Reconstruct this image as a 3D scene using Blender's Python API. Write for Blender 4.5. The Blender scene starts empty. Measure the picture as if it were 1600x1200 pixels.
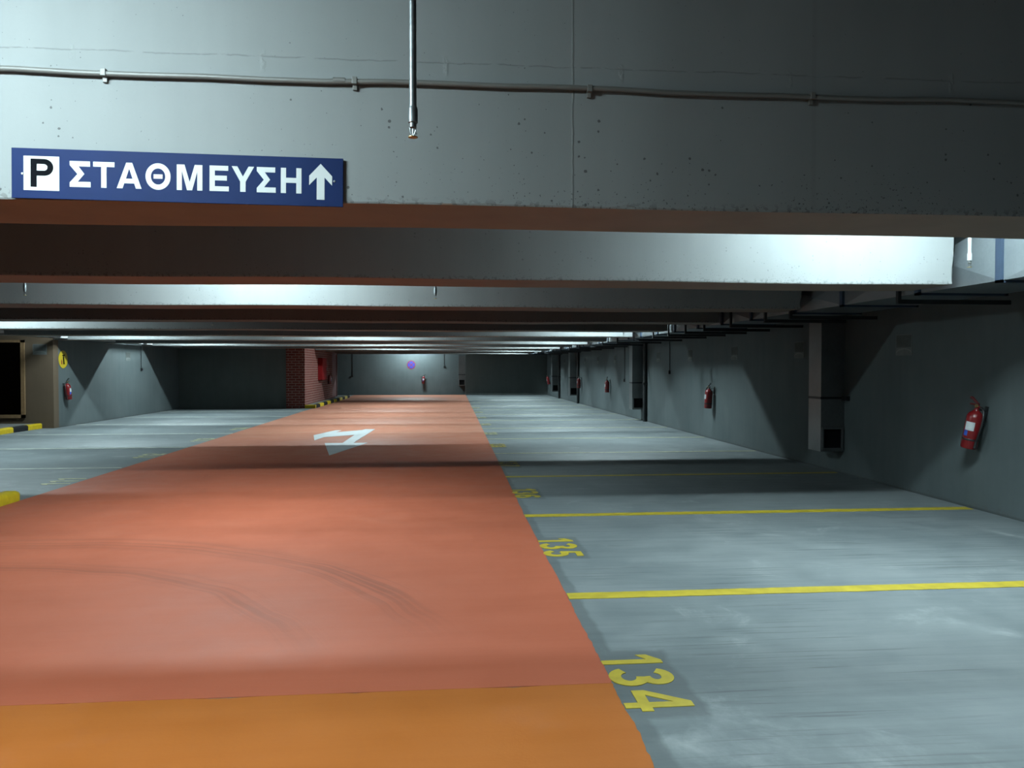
import bpy, bmesh, math, random
from mathutils import Vector, Matrix
from mathutils.geometry import tessellate_polygon

random.seed(7)
C = bpy.context.scene.collection
PI = math.pi

# ------------------------------------------------------------------ plan (metres)
EYE = 1.5
BASE_SCALE = 0.50         # even cut of every base colour, keeps bounced light low
WR = 5.6            # right wall
WL = -9.65          # left wall (beyond the lobby)
ZB = 2.2            # underside of the beams
ZC = 3.4            # slab
BW = 0.56           # beam width
BS = 2.72           # beam spacing
LOBY = 19.6         # lobby wall on the left
BACKL = 28.4        # left back wall / face of the brick block
FAR = 42.0
FARR = 41.3
BRX = -5.15
XEND = 4.27         # right ends of the beams
DX = 4.44           # lane side of the duct


def beam_y(j):
    return 3.30 + BS * (j - 1)


# ------------------------------------------------------------------ node helpers
def new_mat(name, rough=0.6, metal=0.0, spec=0.5):
    m = bpy.data.materials.new(name)
    m.use_nodes = True
    b = m.node_tree.nodes['Principled BSDF']
    b.inputs['Roughness'].default_value = rough
    b.inputs['Metallic'].default_value = metal
    b.inputs['Specular IOR Level'].default_value = spec
    return m, m.node_tree, b


class G:
    """small wrapper to write node graphs as expressions"""
    def __init__(s, nt):
        s.nt = nt

    def node(s, t, **kw):
        n = s.nt.nodes.new(t)
        for k, v in kw.items():
            setattr(n, k, v)
        return n

    def put(s, sock, v):
        if isinstance(v, bpy.types.NodeSocket):
            s.nt.links.new(v, sock)
        elif v is not None:
            if sock.type == 'RGBA' and len(v) == 3:
                v = (*v, 1)
            sock.default_value = v

    def co(s):
        return s.node('ShaderNodeTexCoord').outputs['Object']

    def sep(s, v):
        n = s.node('ShaderNodeSeparateXYZ')
        s.put(n.inputs[0], v)
        return n.outputs

    def comb(s, x, y, z):
        n = s.node('ShaderNodeCombineXYZ')
        for i, v in enumerate((x, y, z)):
            s.put(n.inputs[i], v)
        return n.outputs[0]

    def map(s, v, scale=(1, 1, 1), rot=(0, 0, 0), loc=(0, 0, 0)):
        n = s.node('ShaderNodeMapping')
        s.put(n.inputs[0], v)
        n.inputs['Scale'].default_value = scale
        n.inputs['Rotation'].default_value = rot
        n.inputs['Location'].default_value = loc
        return n.outputs[0]

    def noise(s, v, scale, detail=4, rough=0.55, dist=0.0):
        n = s.node('ShaderNodeTexNoise')
        s.put(n.inputs['Vector'], v)
        n.inputs['Scale'].default_value = scale
        n.inputs['Detail'].default_value = detail
        n.inputs['Roughness'].default_value = rough
        n.inputs['Distortion'].default_value = dist
        return n.outputs['Fac']

    def m(s, op, a, b=None, c=None, clamp=False):
        n = s.node('ShaderNodeMath', operation=op, use_clamp=clamp)
        for i, v in enumerate((a, b, c)):
            if v is not None:
                s.put(n.inputs[i], v)
        return n.outputs[0]

    def ramp(s, v, lo, hi, a=0.0, b=1.0):
        n = s.node('ShaderNodeMapRange')
        n.clamp = True
        s.put(n.inputs[0], v)
        for i, q in enumerate((lo, hi, a, b)):
            n.inputs[i + 1].default_value = q
        return n.outputs[0]

    def mix(s, f, a, b):
        n = s.node('ShaderNodeMix', data_type='RGBA')
        s.put(n.inputs[0], f)
        s.put(n.inputs[6], a)
        s.put(n.inputs[7], b)
        return n.outputs[2]

    def base(s, b, col):
        n = s.node('ShaderNodeMix', data_type='RGBA', blend_type='MULTIPLY')
        n.inputs[0].default_value = 1.0
        s.put(n.inputs[6], col)
        n.inputs[7].default_value = (BASE_SCALE, BASE_SCALE, BASE_SCALE, 1)
        s.put(b.inputs['Base Color'], n.outputs[2])

    def bump(s, h, strength=0.3, dist=0.01):
        n = s.node('ShaderNodeBump')
        n.inputs['Strength'].default_value = strength
        n.inputs['Distance'].default_value = dist
        s.put(n.inputs['Height'], h)
        return n.outputs[0]

    def band(s, v, centre, half, soft):
        d = s.m('ABSOLUTE', s.m('SUBTRACT', v, centre))
        return s.ramp(d, half, half + soft, 1.0, 0.0)


def plain(name, col, rough=0.5, metal=0.0, vary=0.12, scale=14.0, spec=0.5):
    m, nt, b = new_mat(name, rough, metal, spec)
    g = G(nt)
    n = g.noise(g.co(), scale, 4)
    lo = tuple(c * (1 - vary) for c in col)
    hi = tuple(min(1, c * (1 + vary)) for c in col)
    g.base(b, g.mix(g.ramp(n, 0.3, 0.7), lo, hi))
    return m


def mat_painted_concrete(name, a, bcol, joints=False, pits=0.0, base_wear=False, seams=0.0):
    m, nt, b = new_mat(name, 0.72, 0, 0.25)
    g = G(nt)
    co = g.co()
    x, y, z = g.sep(co)[0:3]
    big = g.noise(co, 0.9, 5, 0.6)
    streak = g.noise(g.map(co, (1.2, 1.2, 0.12)), 5.0, 3)
    t = g.m('ADD', g.m('MULTIPLY', big, 0.65), g.m('MULTIPLY', streak, 0.35))
    col = g.mix(g.ramp(t, 0.35, 0.65), a, bcol)
    h = g.noise(co, 60.0, 3)
    height = g.m('MULTIPLY', h, 0.15)
    if pits:
        vor = g.node('ShaderNodeTexVoronoi')
        g.put(vor.inputs['Vector'], co)
        vor.inputs['Scale'].default_value = 34.0
        cell = g.sep(vor.outputs['Color'])[0]
        size = g.m('ADD', g.ramp(cell, 0.62, 1.0, 0.0, 0.24), g.m('MULTIPLY', g.m('SUBTRACT', g.noise(co, 140, 2), 0.5), 0.25))
        pit = g.m('MULTIPLY', g.m('LESS_THAN', vor.outputs['Distance'], size), g.m('GREATER_THAN', cell, 0.62))
        where = g.ramp(z, ZB + 0.02, ZB + 0.55, 1.0, 0.1)
        clump = g.ramp(g.noise(co, 2.3, 3), 0.50, 0.66)
        pit = g.m('MULTIPLY', pit, g.m('GREATER_THAN', g.m('MULTIPLY', where, clump), 0.10))
        col = g.mix(g.m('MULTIPLY', pit, pits), col, (0.05, 0.05, 0.05))
        height = g.m('SUBTRACT', height, g.m('MULTIPLY', pit, 0.8))
        spk = g.m('MULTIPLY', g.ramp(z, ZB + 0.04, ZB + 0.34, 1.0, 0.0), g.ramp(g.noise(co, 1.3, 3), 0.42, 0.58))
        spk = g.m('GREATER_THAN', g.m('ADD', g.noise(co, 85, 2, 0.4), g.m('MULTIPLY', spk, 0.10)), 0.745)
        col = g.mix(g.m('MULTIPLY', spk, pits), col, (0.04, 0.04, 0.04))
        edge = g.m('MULTIPLY', g.ramp(z, ZB + 0.005, ZB + 0.04, 1.0, 0.0), g.m('GREATER_THAN', g.noise(co, 34, 3), 0.55))
        col = g.mix(g.m('MULTIPLY', edge, 0.55), col, (0.07, 0.065, 0.06))
    if joints:
        wob = g.m('MULTIPLY', g.m('SUBTRACT', g.noise(co, 9.0, 3), 0.5), 0.02)
        brk = g.ramp(g.noise(g.map(co, (1, 1, 4)), 8.0, 3), 0.42, 0.5)
        l1 = g.m('MULTIPLY', g.band(g.m('ADD', z, wob), 2.815, 0.0016, 0.002), brk)
        l2 = g.band(g.m('ADD', x, wob), 0.56, 0.0022, 0.003)
        l3 = g.m('MULTIPLY', g.band(g.m('ADD', x, g.m('MULTIPLY', wob, 0.4)), 1.66, 0.006, 0.01), 0.35)
        ln = g.m('MAXIMUM', g.m('MAXIMUM', l1, l2), l3)
        col = g.mix(g.m('MULTIPLY', ln, 0.5), col, (0.13, 0.135, 0.13))
        height = g.m('ADD', height, g.m('MULTIPLY', l2, 0.9))
        height = g.m('SUBTRACT', height, g.m('MULTIPLY', l1, 0.9))
        # plugged tie marks spaced along the joint
        fr = g.m('FRACT', g.m('DIVIDE', g.m('ADD', x, 9.62), 0.77))
        tie = g.m('MULTIPLY', g.band(fr, 0.5, 0.006, 0.012), g.band(z, 2.80, 0.02, 0.03))
        tie = g.m('MULTIPLY', tie, g.ramp(g.noise(co, 40, 2), 0.4, 0.6))
        height = g.m('ADD', height, g.m('MULTIPLY', tie, 1.2))
        col = g.mix(g.m('MULTIPLY', tie, 0.3), col, (0.30, 0.31, 0.30))
    if seams:
        fr = g.m('FRACT', g.m('DIVIDE', g.m('ADD', y, 40.0), seams))
        sl = g.m('MULTIPLY', g.band(fr, 0.5, 0.0015, 0.004), g.ramp(g.noise(co, 1.7, 2), 0.4, 0.6))
        col = g.mix(g.m('MULTIPLY', sl, 0.45), col, (0.16, 0.17, 0.17))
    if base_wear:
        nb = g.noise(co, 6.0, 5, 0.7)
        lim = g.m('ADD', g.m('MULTIPLY', nb, 0.26), -0.08)
        low = g.m('LESS_THAN', z, lim)
        fl = g.m('MULTIPLY', low, g.m('GREATER_THAN', g.noise(co, 26, 4, 0.7), 0.5))
        col = g.mix(g.m('MULTIPLY', fl, 0.55), col, (0.13, 0.14, 0.14))
        height = g.m('SUBTRACT', height, g.m('MULTIPLY', fl, 0.5))
        col = g.mix(g.ramp(z, 0.015, 0.03, 0.75, 0.0), col, (0.09, 0.10, 0.10))
        sp = g.node('ShaderNodeTexVoronoi')
        g.put(sp.inputs['Vector'], co)
        sp.inputs['Scale'].default_value = 2.2
        dot = g.m('LESS_THAN', sp.outputs['Distance'], g.ramp(g.sep(sp.outputs['Color'])[1], 0.6, 1.0, 0.0, 0.035))
        col = g.mix(g.m('MULTIPLY', dot, 0.7), col, (0.05, 0.05, 0.05))
    g.base(b, col)
    g.put(b.inputs['Normal'], g.bump(height, 0.35, 0.006))
    return m


def mat_floor():
    m, nt, b = new_mat('grey floor concrete', 0.55, 0, 0.18)
    g = G(nt)
    co = g.co()
    x, y, z = g.sep(co)[0:3]
    big = g.noise(co, 0.55, 6, 0.62, 0.6)
    mid = g.noise(co, 3.2, 6, 0.65)
    sweep = g.noise(g.map(co, (0.7, 9.0, 1), (0, 0, 0.62)), 1.6, 5, 0.6)
    cross = g.noise(g.map(co, (0.35, 7.0, 1)), 1.3, 5, 0.6)
    t = g.m('ADD', g.m('ADD', g.m('MULTIPLY', big, 0.42), g.m('MULTIPLY', mid, 0.28)),
            g.m('ADD', g.m('MULTIPLY', sweep, 0.20), g.m('MULTIPLY', cross, 0.10)))
    col = g.mix(g.ramp(t, 0.40, 0.60), (0.180, 0.208, 0.218), (0.292, 0.318, 0.325))
    # pale scuffed patches
    sc = g.m('MULTIPLY', g.ramp(g.noise(co, 1.1, 7, 0.68, 0.9), 0.56, 0.70), g.ramp(mid, 0.40, 0.62))
    col = g.mix(g.m('MULTIPLY', sc, 0.75), col, (0.46, 0.49, 0.49))
    # thin dark scratches and tyre scuffs running obliquely across the bays
    st = g.noise(g.map(co, (0.5, 16.0, 1), (0, 0, 0.55)), 2.2, 3, 0.6)
    stm = g.m('MULTIPLY', g.ramp(st, 0.56, 0.66), g.ramp(g.noise(co, 0.8, 3), 0.44, 0.56))
    col = g.mix(g.m('MULTIPLY', stm, 0.5), col, (0.07, 0.08, 0.085))
    sp = g.node('ShaderNodeTexVoronoi')
    g.put(sp.inputs['Vector'], co)
    sp.inputs['Scale'].default_value = 1.4
    dot = g.m('LESS_THAN', sp.outputs['Distance'], g.ramp(g.sep(sp.outputs['Color'])[0], 0.6, 1.0, 0.0, 0.02))
    col = g.mix(g.m('MULTIPLY', dot, 0.7), col, (0.06, 0.06, 0.06))
    # darker fresh screed along the lane edge and where the bay numbers were repainted
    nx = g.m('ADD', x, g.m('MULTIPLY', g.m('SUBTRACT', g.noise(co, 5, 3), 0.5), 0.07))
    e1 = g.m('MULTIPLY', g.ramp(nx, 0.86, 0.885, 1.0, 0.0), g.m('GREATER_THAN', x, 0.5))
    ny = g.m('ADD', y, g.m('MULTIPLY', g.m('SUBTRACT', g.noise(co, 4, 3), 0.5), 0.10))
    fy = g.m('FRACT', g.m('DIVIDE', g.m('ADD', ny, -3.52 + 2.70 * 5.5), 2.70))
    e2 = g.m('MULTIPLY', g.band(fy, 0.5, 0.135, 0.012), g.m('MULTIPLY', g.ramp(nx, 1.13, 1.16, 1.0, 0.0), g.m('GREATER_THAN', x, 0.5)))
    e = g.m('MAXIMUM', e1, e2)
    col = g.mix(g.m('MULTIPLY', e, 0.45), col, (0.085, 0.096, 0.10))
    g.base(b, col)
    g.put(b.inputs['Roughness'], g.ramp(mid, 0.3, 0.7, 0.52, 0.68))
    g.put(b.inputs['Normal'], g.bump(g.m('ADD', g.noise(co, 45, 4), g.m('MULTIPLY', sweep, 0.6)), 0.12, 0.004))
    return m


def mat_lane(name, a, bcol, tracks=True):
    m, nt, b = new_mat(name, 0.55, 0, 0.14)
    g = G(nt)
    co = g.co()
    x, y, z = g.sep(co)[0:3]
    big = g.noise(co, 0.5, 4, 0.55, 0.5)
    mid = g.noise(co, 2.6, 6, 0.6)
    sweep = g.noise(g.map(co, (0.5, 6.0, 1), (0, 0, -0.25)), 1.4, 4, 0.6)
    t = g.m('ADD', g.m('MULTIPLY', big, 0.5), g.m('ADD', g.m('MULTIPLY', mid, 0.25), g.m('MULTIPLY', sweep, 0.25)))
    col = g.mix(g.ramp(t, 0.36, 0.64), a, bcol)
    if tracks:
        # turning tyre tracks
        r = g.m('SQRT', g.m('ADD', g.m('POWER', g.m('ADD', x, 3.5), 2), g.m('POWER', g.m('SUBTRACT', y, 3.0), 2)))
        rn = g.m('ADD', r, g.m('MULTIPLY', g.m('SUBTRACT', g.noise(co, 0.8, 2), 0.5), 0.25))
        fine = g.noise(g.comb(g.m('MULTIPLY', rn, 20.0), g.m('MULTIPLY', y, 0.5), 0.0), 1.0, 3, 0.6)
        bands = g.m('MAXIMUM', g.band(rn, 3.72, 0.12, 0.10), g.m('MULTIPLY', g.band(rn, 2.95, 0.08, 0.10), 0.8))
        sect = g.m('MULTIPLY', g.ramp(g.m('ADD', y, g.m('MULTIPLY', x, -0.25)), 4.0, 5.2), g.ramp(x, -4.6, -3.4))
        sect = g.m('MULTIPLY', sect, g.ramp(x, 0.3, -0.4))
        tr = g.m('MULTIPLY', g.m('MULTIPLY', bands, sect), g.ramp(fine, 0.42, 0.62))
        col = g.mix(g.m('MULTIPLY', tr, 0.42), col, (0.16, 0.06, 0.04))
        sp = g.node('ShaderNodeTexVoronoi')
        g.put(sp.inputs['Vector'], g.map(co, (1, 2.2, 1), (0, 0, 0.3)))
        sp.inputs['Scale'].default_value = 0.9
        dot = g.m('LESS_THAN', sp.outputs['Distance'], g.ramp(g.sep(sp.outputs['Color'])[0], 0.6, 1.0, 0.0, 0.05))
        col = g.mix(g.m('MULTIPLY', g.m('MULTIPLY', dot, g.ramp(mid, 0.45, 0.6)), 0.45), col, (0.10, 0.05, 0.03))
    if tracks:  # grazing glare on the far lane, painted in as a paler tint
        far_glare = g.m('MULTIPLY', g.ramp(g.m('ADD', y, g.m('MULTIPLY', g.noise(co, 0.6, 3), 3.0)), 13.5, 19.0), g.ramp(g.noise(g.map(co, (0.4, 2.0, 1)), 1.2, 4), 0.25, 0.7, 0.35, 0.75))
        col = g.mix(far_glare, col, (0.62, 0.32, 0.22))
    rub = g.m('MULTIPLY', g.ramp(g.noise(co, 0.9, 6, 0.65), 0.55, 0.72), g.ramp(mid, 0.4, 0.6))
    col = g.mix(g.m('MULTIPLY', rub, 0.25), col, (0.56, 0.22, 0.14))
    g.base(b, col)
    g.put(b.inputs['Roughness'], g.ramp(mid, 0.3, 0.7, 0.56, 0.70))
    g.put(b.inputs['Normal'], g.bump(g.noise(co, 70, 4), 0.12, 0.003))
    return m


def mat_brick():
    m, nt, b = new_mat('red brick', 0.8, 0, 0.2)
    g = G(nt)
    co = g.co()
    x, y, z = g.sep(co)[0:3]
    v = g.comb(g.m('ADD', x, y), z, 0.0)
    br = g.node('ShaderNodeTexBrick')
    g.put(br.inputs['Vector'], v)
    br.inputs['Color1'].default_value = (0.20, 0.040, 0.030, 1)
    br.inputs['Color2'].default_value = (0.27, 0.062, 0.046, 1)
    br.inputs['Mortar'].default_value = (0.42, 0.29, 0.26, 1)
    br.inputs['Scale'].default_value = 1.0
    br.inputs['Mortar Size'].default_value = 0.012
    br.inputs['Brick Width'].default_value = 0.26
    br.inputs['Row Height'].default_value = 0.092
    g.base(b, br.outputs['Color'])
    g.put(b.inputs['Normal'], g.bump(g.m('SUBTRACT', 1.0, br.outputs['Fac']), 0.6, 0.008))
    return m


def mat_galv(name, a, bcol, rough=0.42, metal=0.75):
    m, nt, b = new_mat(name, rough, metal)
    g = G(nt)
    vor = g.node('ShaderNodeTexVoronoi')
    co = g.co()
    g.put(vor.inputs['Vector'], co)
    vor.inputs['Scale'].default_value = 55.0
    cell = g.sep(vor.outputs['Color'])[0]
    t = g.m('ADD', g.m('MULTIPLY', cell, 0.16), g.m('MULTIPLY', g.noise(co, 1.6, 4), 0.84))
    g.base(b, g.mix(g.ramp(t, 0.3, 0.7), a, bcol))
    g.put(b.inputs['Roughness'], g.ramp(cell, 0, 1, rough - 0.03, rough + 0.05))
    return m


def mat_emit(name, col, strength):
    m = bpy.data.materials.new(name)
    m.use_nodes = True
    nt = m.node_tree
    nt.nodes.clear()
    o = nt.nodes.new('ShaderNodeOutputMaterial')
    e = nt.nodes.new('ShaderNodeEmission')
    e.inputs[0].default_value = (*col, 1)
    e.inputs[1].default_value = strength
    nt.links.new(e.outputs[0], o.inputs[0])
    return m


M = {}
M['floor'] = mat_floor()
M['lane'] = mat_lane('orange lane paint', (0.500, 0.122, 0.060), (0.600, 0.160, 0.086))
M['lane_old'] = mat_lane('older amber lane paint', (0.500, 0.140, 0.022), (0.600, 0.185, 0.040), tracks=False)
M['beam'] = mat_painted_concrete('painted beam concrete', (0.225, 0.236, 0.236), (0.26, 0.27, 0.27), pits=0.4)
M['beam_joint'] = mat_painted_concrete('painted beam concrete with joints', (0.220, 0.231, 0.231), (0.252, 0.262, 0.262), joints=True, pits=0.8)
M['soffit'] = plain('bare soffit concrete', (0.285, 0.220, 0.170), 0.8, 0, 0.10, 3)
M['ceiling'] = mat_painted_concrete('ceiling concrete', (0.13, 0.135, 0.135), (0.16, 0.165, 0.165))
M['wall'] = mat_painted_concrete('painted wall concrete', (0.116, 0.143, 0.148), (0.155, 0.182, 0.187), base_wear=True, seams=3.1)
M['wall_dark'] = mat_painted_concrete('back wall concrete', (0.135, 0.155, 0.150), (0.165, 0.186, 0.181))
M['tan'] = mat_painted_concrete('bounce-tinted lobby plaster', (0.15, 0.105, 0.068), (0.18, 0.128, 0.085))  # tan tint puts the lane's orange bounce light into the plaster colour
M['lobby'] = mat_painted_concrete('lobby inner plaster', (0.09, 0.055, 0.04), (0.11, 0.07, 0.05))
M['walk'] = plain('walkway screed', (0.24, 0.235, 0.22), 0.75, 0, 0.15, 4)
M['trim'] = plain('tan painted door frame', (0.36, 0.22, 0.11), 0.5)
M['brick'] = mat_brick()
M['yellow'] = plain('yellow road paint', (0.60, 0.45, 0.020), 0.6, 0, 0.18, 9)
M['yellow_worn'] = plain('worn pale yellow paint', (0.52, 0.50, 0.27), 0.6, 0, 0.30, 7)
M['white_line'] = plain('worn pale line paint', (0.74, 0.76, 0.64), 0.6, 0, 0.25, 5)
M['kerb_y'] = plain('kerb yellow', (0.74, 0.51, 0.012), 0.55, 0, 0.15, 12, 0.3)
M['kerb_k'] = plain('kerb black', (0.018, 0.018, 0.020), 0.8, 0, 0.3, 12, 0.15)
M['white'] = plain('white paint', (0.26, 0.275, 0.275), 0.5, 0, 0.06, 9)
M['arrow'] = plain('white road paint', (0.62, 0.645, 0.655), 0.6, 0, 0.08, 6)
M['blue'] = plain('blue sign enamel', (0.003, 0.0155, 0.078), 0.6, 0, 0.08, 5, 0.08)
M['signwhite'] = plain('sign white', (0.60, 0.62, 0.615), 0.6, 0, 0.03, 5, 0.2)
M['black'] = plain('black plastic', (0.015, 0.016, 0.018), 0.45, 0, 0.2, 20)
M['ink'] = plain('sign black', (0.005, 0.006, 0.008), 0.8, 0, 0.1, 20, 0.02)
M['red'] = plain('extinguisher red', (0.24, 0.006, 0.009), 0.35, 0, 0.08, 10)
M['cabinet_red'] = plain('cabinet red', (0.30, 0.010, 0.012), 0.7, 0, 0.06, 6, 0.15)
M['darkred'] = plain('dark red steel', (0.16, 0.010, 0.010), 0.6, 0, 0.1, 6)
M['label'] = plain('label paper', (0.72, 0.74, 0.76), 0.6, 0, 0.08, 30)
M['label_dull'] = plain('dull paper edge', (0.30, 0.31, 0.30), 0.8, 0, 0.1, 20, 0.2)
M['bluelabel'] = plain('blue label', (0.02, 0.09, 0.50), 0.5, 0, 0.05, 30)
M['brass'] = plain('brass', (0.55, 0.42, 0.18), 0.35, 0.8, 0.08, 20)
M['steel'] = mat_galv('pipe steel', (0.22, 0.24, 0.25), (0.36, 0.38, 0.39), 0.42, 0.8)
M['conduit'] = plain('conduit grey plastic', (0.15, 0.145, 0.135), 0.5, 0, 0.06, 8)
M['galv'] = mat_galv('galvanised duct sheet', (0.17, 0.195, 0.21), (0.24, 0.265, 0.28), 0.5, 0.3)
M['galv_dull'] = mat_galv('dull galvanised sheet', (0.27, 0.285, 0.29), (0.38, 0.395, 0.40), 0.36, 0.8)
M['flange'] = plain('duct flange steel', (0.055, 0.085, 0.14), 0.5, 0.4, 0.12, 9)
M['hanger'] = plain('black hanger iron', (0.018, 0.020, 0.024), 0.5, 0.2, 0.2, 12)
M['drain'] = plain('dark drain pipe', (0.025, 0.032, 0.036), 0.4, 0, 0.1, 6)
M['paper'] = plain('notice paper', (0.20, 0.22, 0.215), 0.8, 0, 0.15, 6, 0.2)
M['paper_top'] = plain('notice print', (0.125, 0.135, 0.13), 0.8, 0, 0.2, 9, 0.2)
M['noparkblue'] = plain('no parking blue', (0.03, 0.06, 0.42), 0.45, 0, 0.05, 6)
M['noparkred'] = plain('no parking red', (0.30, 0.010, 0.025), 0.6, 0, 0.05, 6)
M['signyellow'] = plain('sign yellow', (0.72, 0.52, 0.02), 0.45, 0, 0.05, 6)
M['fixture'] = plain('light housing white', (0.75, 0.77, 0.78), 0.5, 0, 0.03, 6)
LAMP = (0.74, 0.955, 1.0)
M['diffuser'] = mat_emit('lit diffuser', LAMP, 860.0)
M['dim'] = plain('unlit diffuser', (0.7, 0.72, 0.72), 0.4, 0, 0.03, 6)


# ------------------------------------------------------------------ mesh helpers
def finish(name, bm, mat, parent=None, smooth=False, loc=None):
    bmesh.ops.recalc_face_normals(bm, faces=bm.faces)
    me = bpy.data.meshes.new(name)
    bm.to_mesh(me)
    bm.free()
    if smooth:
        for p in me.polygons:
            p.use_smooth = True
        try:
            me.set_sharp_from_angle(angle=math.radians(38))
        except Exception:
            pass
    for mm in (mat if isinstance(mat, (list, tuple)) else [mat]):
        me.materials.append(mm)
    o = bpy.data.objects.new(name, me)
    C.objects.link(o)
    if parent:
        o.parent = parent
    if loc:
        o.location = loc
    return o


def box(bm, x0, x1, y0, y1, z0, z1, bevel=0.0):
    r = bmesh.ops.create_cube(bm, size=1)
    vs = r['verts']
    for v in vs:
        v.co = Vector(((x0 + x1) / 2 + v.co.x * (x1 - x0), (y0 + y1) / 2 + v.co.y * (y1 - y0), (z0 + z1) / 2 + v.co.z * (z1 - z0)))
    if bevel:
        es = list({e for v in vs for e in v.link_edges})
        bmesh.ops.bevel(bm, geom=es, offset=bevel, segments=2, affect='EDGES', profile=0.6)


def boxobj(name, b, mat, parent=None, bevel=0.0, loc=None):
    bm = bmesh.new()
    box(bm, *b, bevel=bevel)
    return finish(name, bm, mat, parent, smooth=False, loc=loc)


def tube(bm, pts, r, n=10, caps=True):
    pts = [Vector(p) for p in pts]
    rings = []
    up = None
    for i, p in enumerate(pts):
        if i == 0:
            d = pts[1] - p
        elif i == len(pts) - 1:
            d = p - pts[i - 1]
        else:
            d = (pts[i + 1] - p).normalized() + (p - pts[i - 1]).normalized()
        d.normalize()
        if up is None:
            up = Vector((0, 0, 1)) if abs(d.z) < 0.9 else Vector((1, 0, 0))
        a = d.cross(up).normalized()
        c = a.cross(d).normalized()
        up = c
        rr = r[i] if isinstance(r, (list, tuple)) else r
        rings.append([bm.verts.new(p + a * math.cos(2 * PI * k / n) * rr + c * math.sin(2 * PI * k / n) * rr) for k in range(n)])
    for q in range(len(rings) - 1):
        for k in range(n):
            bm.faces.new((rings[q][k], rings[q][(k + 1) % n], rings[q + 1][(k + 1) % n], rings[q + 1][k]))
    if caps:
        bm.faces.new(rings[0][::-1])
        bm.faces.new(rings[-1])


def tubeobj(name, pts, r, mat, parent=None, n=10):
    bm = bmesh.new()
    tube(bm, pts, r, n)
    return finish(name, bm, mat, parent, smooth=True)


def lathe(bm, prof, n=24, c=(0, 0, 0)):
    rings = []
    for r, z in prof:
        if r < 1e-6:
            rings.append([bm.verts.new((c[0], c[1], c[2] + z))])
        else:
            rings.append([bm.verts.new((c[0] + r * math.cos(2 * PI * k / n), c[1] + r * math.sin(2 * PI * k / n), c[2] + z)) for k in range(n)])
    for a, b in zip(rings, rings[1:]):
        for k in range(n):
            if len(a) == 1 and len(b) == 1:
                continue
            if len(a) == 1:
                bm.faces.new((a[0], b[k], b[(k + 1) % n]))
            elif len(b) == 1:
                bm.faces.new((a[k], a[(k + 1) % n], b[0]))
            else:
                bm.faces.new((a[k], a[(k + 1) % n], b[(k + 1) % n], b[k]))
    for rg, rev in ((rings[0], True), (rings[-1], False)):
        if len(rg) > 1:
            bm.faces.new(rg[::-1] if rev else rg)


def flat(bm, loops, fn, depth):
    """extruded 2-D shape (first loop outer, others holes); fn(u, v, d) -> 3-D point"""
    tris = tessellate_polygon([[Vector((p[0], p[1], 0)) for p in l] for l in loops])
    al = [p for l in loops for p in l]
    top = [bm.verts.new(fn(p[0], p[1], depth)) for p in al]
    bot = [bm.verts.new(fn(p[0], p[1], 0.0)) for p in al]
    for t in tris:
        try:
            bm.faces.new([top[i] for i in t])
            bm.faces.new([bot[i] for i in reversed(t)])
        except ValueError:
            pass
    k = 0
    for l in loops:
        n = len(l)
        for i in range(n):
            a, b = k + i, k + (i + 1) % n
            bm.faces.new((top[a], top[b], bot[b], bot[a]))
        k += n


def flatobj(name, loops, fn, depth, mat, parent=None):
    bm = bmesh.new()
    flat(bm, loops, fn, depth)
    return finish(name, bm, mat, parent)


def empty(name, label, cat, loc=(0, 0, 0), rot=(0, 0, 0), group=None):
    o = bpy.data.objects.new(name, None)
    o.empty_display_size = 0.1
    C.objects.link(o)
    o.location = loc
    o.rotation_euler = rot
    return tag(o, label, cat, group)


def tag(o, label, cat, group=None):
    o['label'] = label
    o['category'] = cat
    if group:
        o['group'] = group
    return o


def struct(o):
    o['kind'] = 'structure'
    return o


def dup(root, loc, rot=None, label=None):
    r = root.copy()
    C.objects.link(r)
    r.location = loc
    if rot is not None:
        r.rotation_euler = rot
    if label:
        r['label'] = label
    for ch in list(root.children):
        c = ch.copy()
        C.objects.link(c)
        c.parent = r
        for gch in list(ch.children):
            d = gch.copy()
            C.objects.link(d)
            d.parent = c
    return r


# ------------------------------------------------------------------ the setting
XL = -15.0
Y0 = -7.0
bm = bmesh.new()
box(bm, XL, WR + 0.3, Y0, FAR + 0.3, -0.3, 0)
struct(finish('floor', bm, M['floor']))
bm = bmesh.new()
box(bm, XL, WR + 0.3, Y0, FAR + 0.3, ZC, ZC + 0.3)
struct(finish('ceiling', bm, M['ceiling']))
struct(boxobj('wall_right', (WR, WR + 0.3, Y0, FAR, 0, ZC), M['wall']))
struct(boxobj('wall_left', (WL - 0.3, WL, LOBY + 0.25, BACKL, 0, ZC), M['wall']))
struct(boxobj('wall_back_left', (WL - 0.3, -5.825, BACKL, BACKL + 0.3, 0, ZC), M['wall_dark']))
struct(boxobj('wall_far', (-7.3, 1.1, FAR, FAR + 0.3, 0, ZC), M['wall']))
struct(boxobj('wall_far_right', (1.1, WR, FARR, FAR + 0.3, 0, ZC), M['wall_dark']))
struct(boxobj('wall_far_left', (-7.3, -7.0, 37.2, FAR, 0, ZC), M['wall']))
struct(boxobj('wall_behind', (XL, WR, Y0 - 0.3, Y0, 0, ZC), M['wall']))
struct(boxobj('wall_side_left', (XL - 0.3, XL, Y0, 24.0, 0, ZC), M['wall']))
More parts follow.
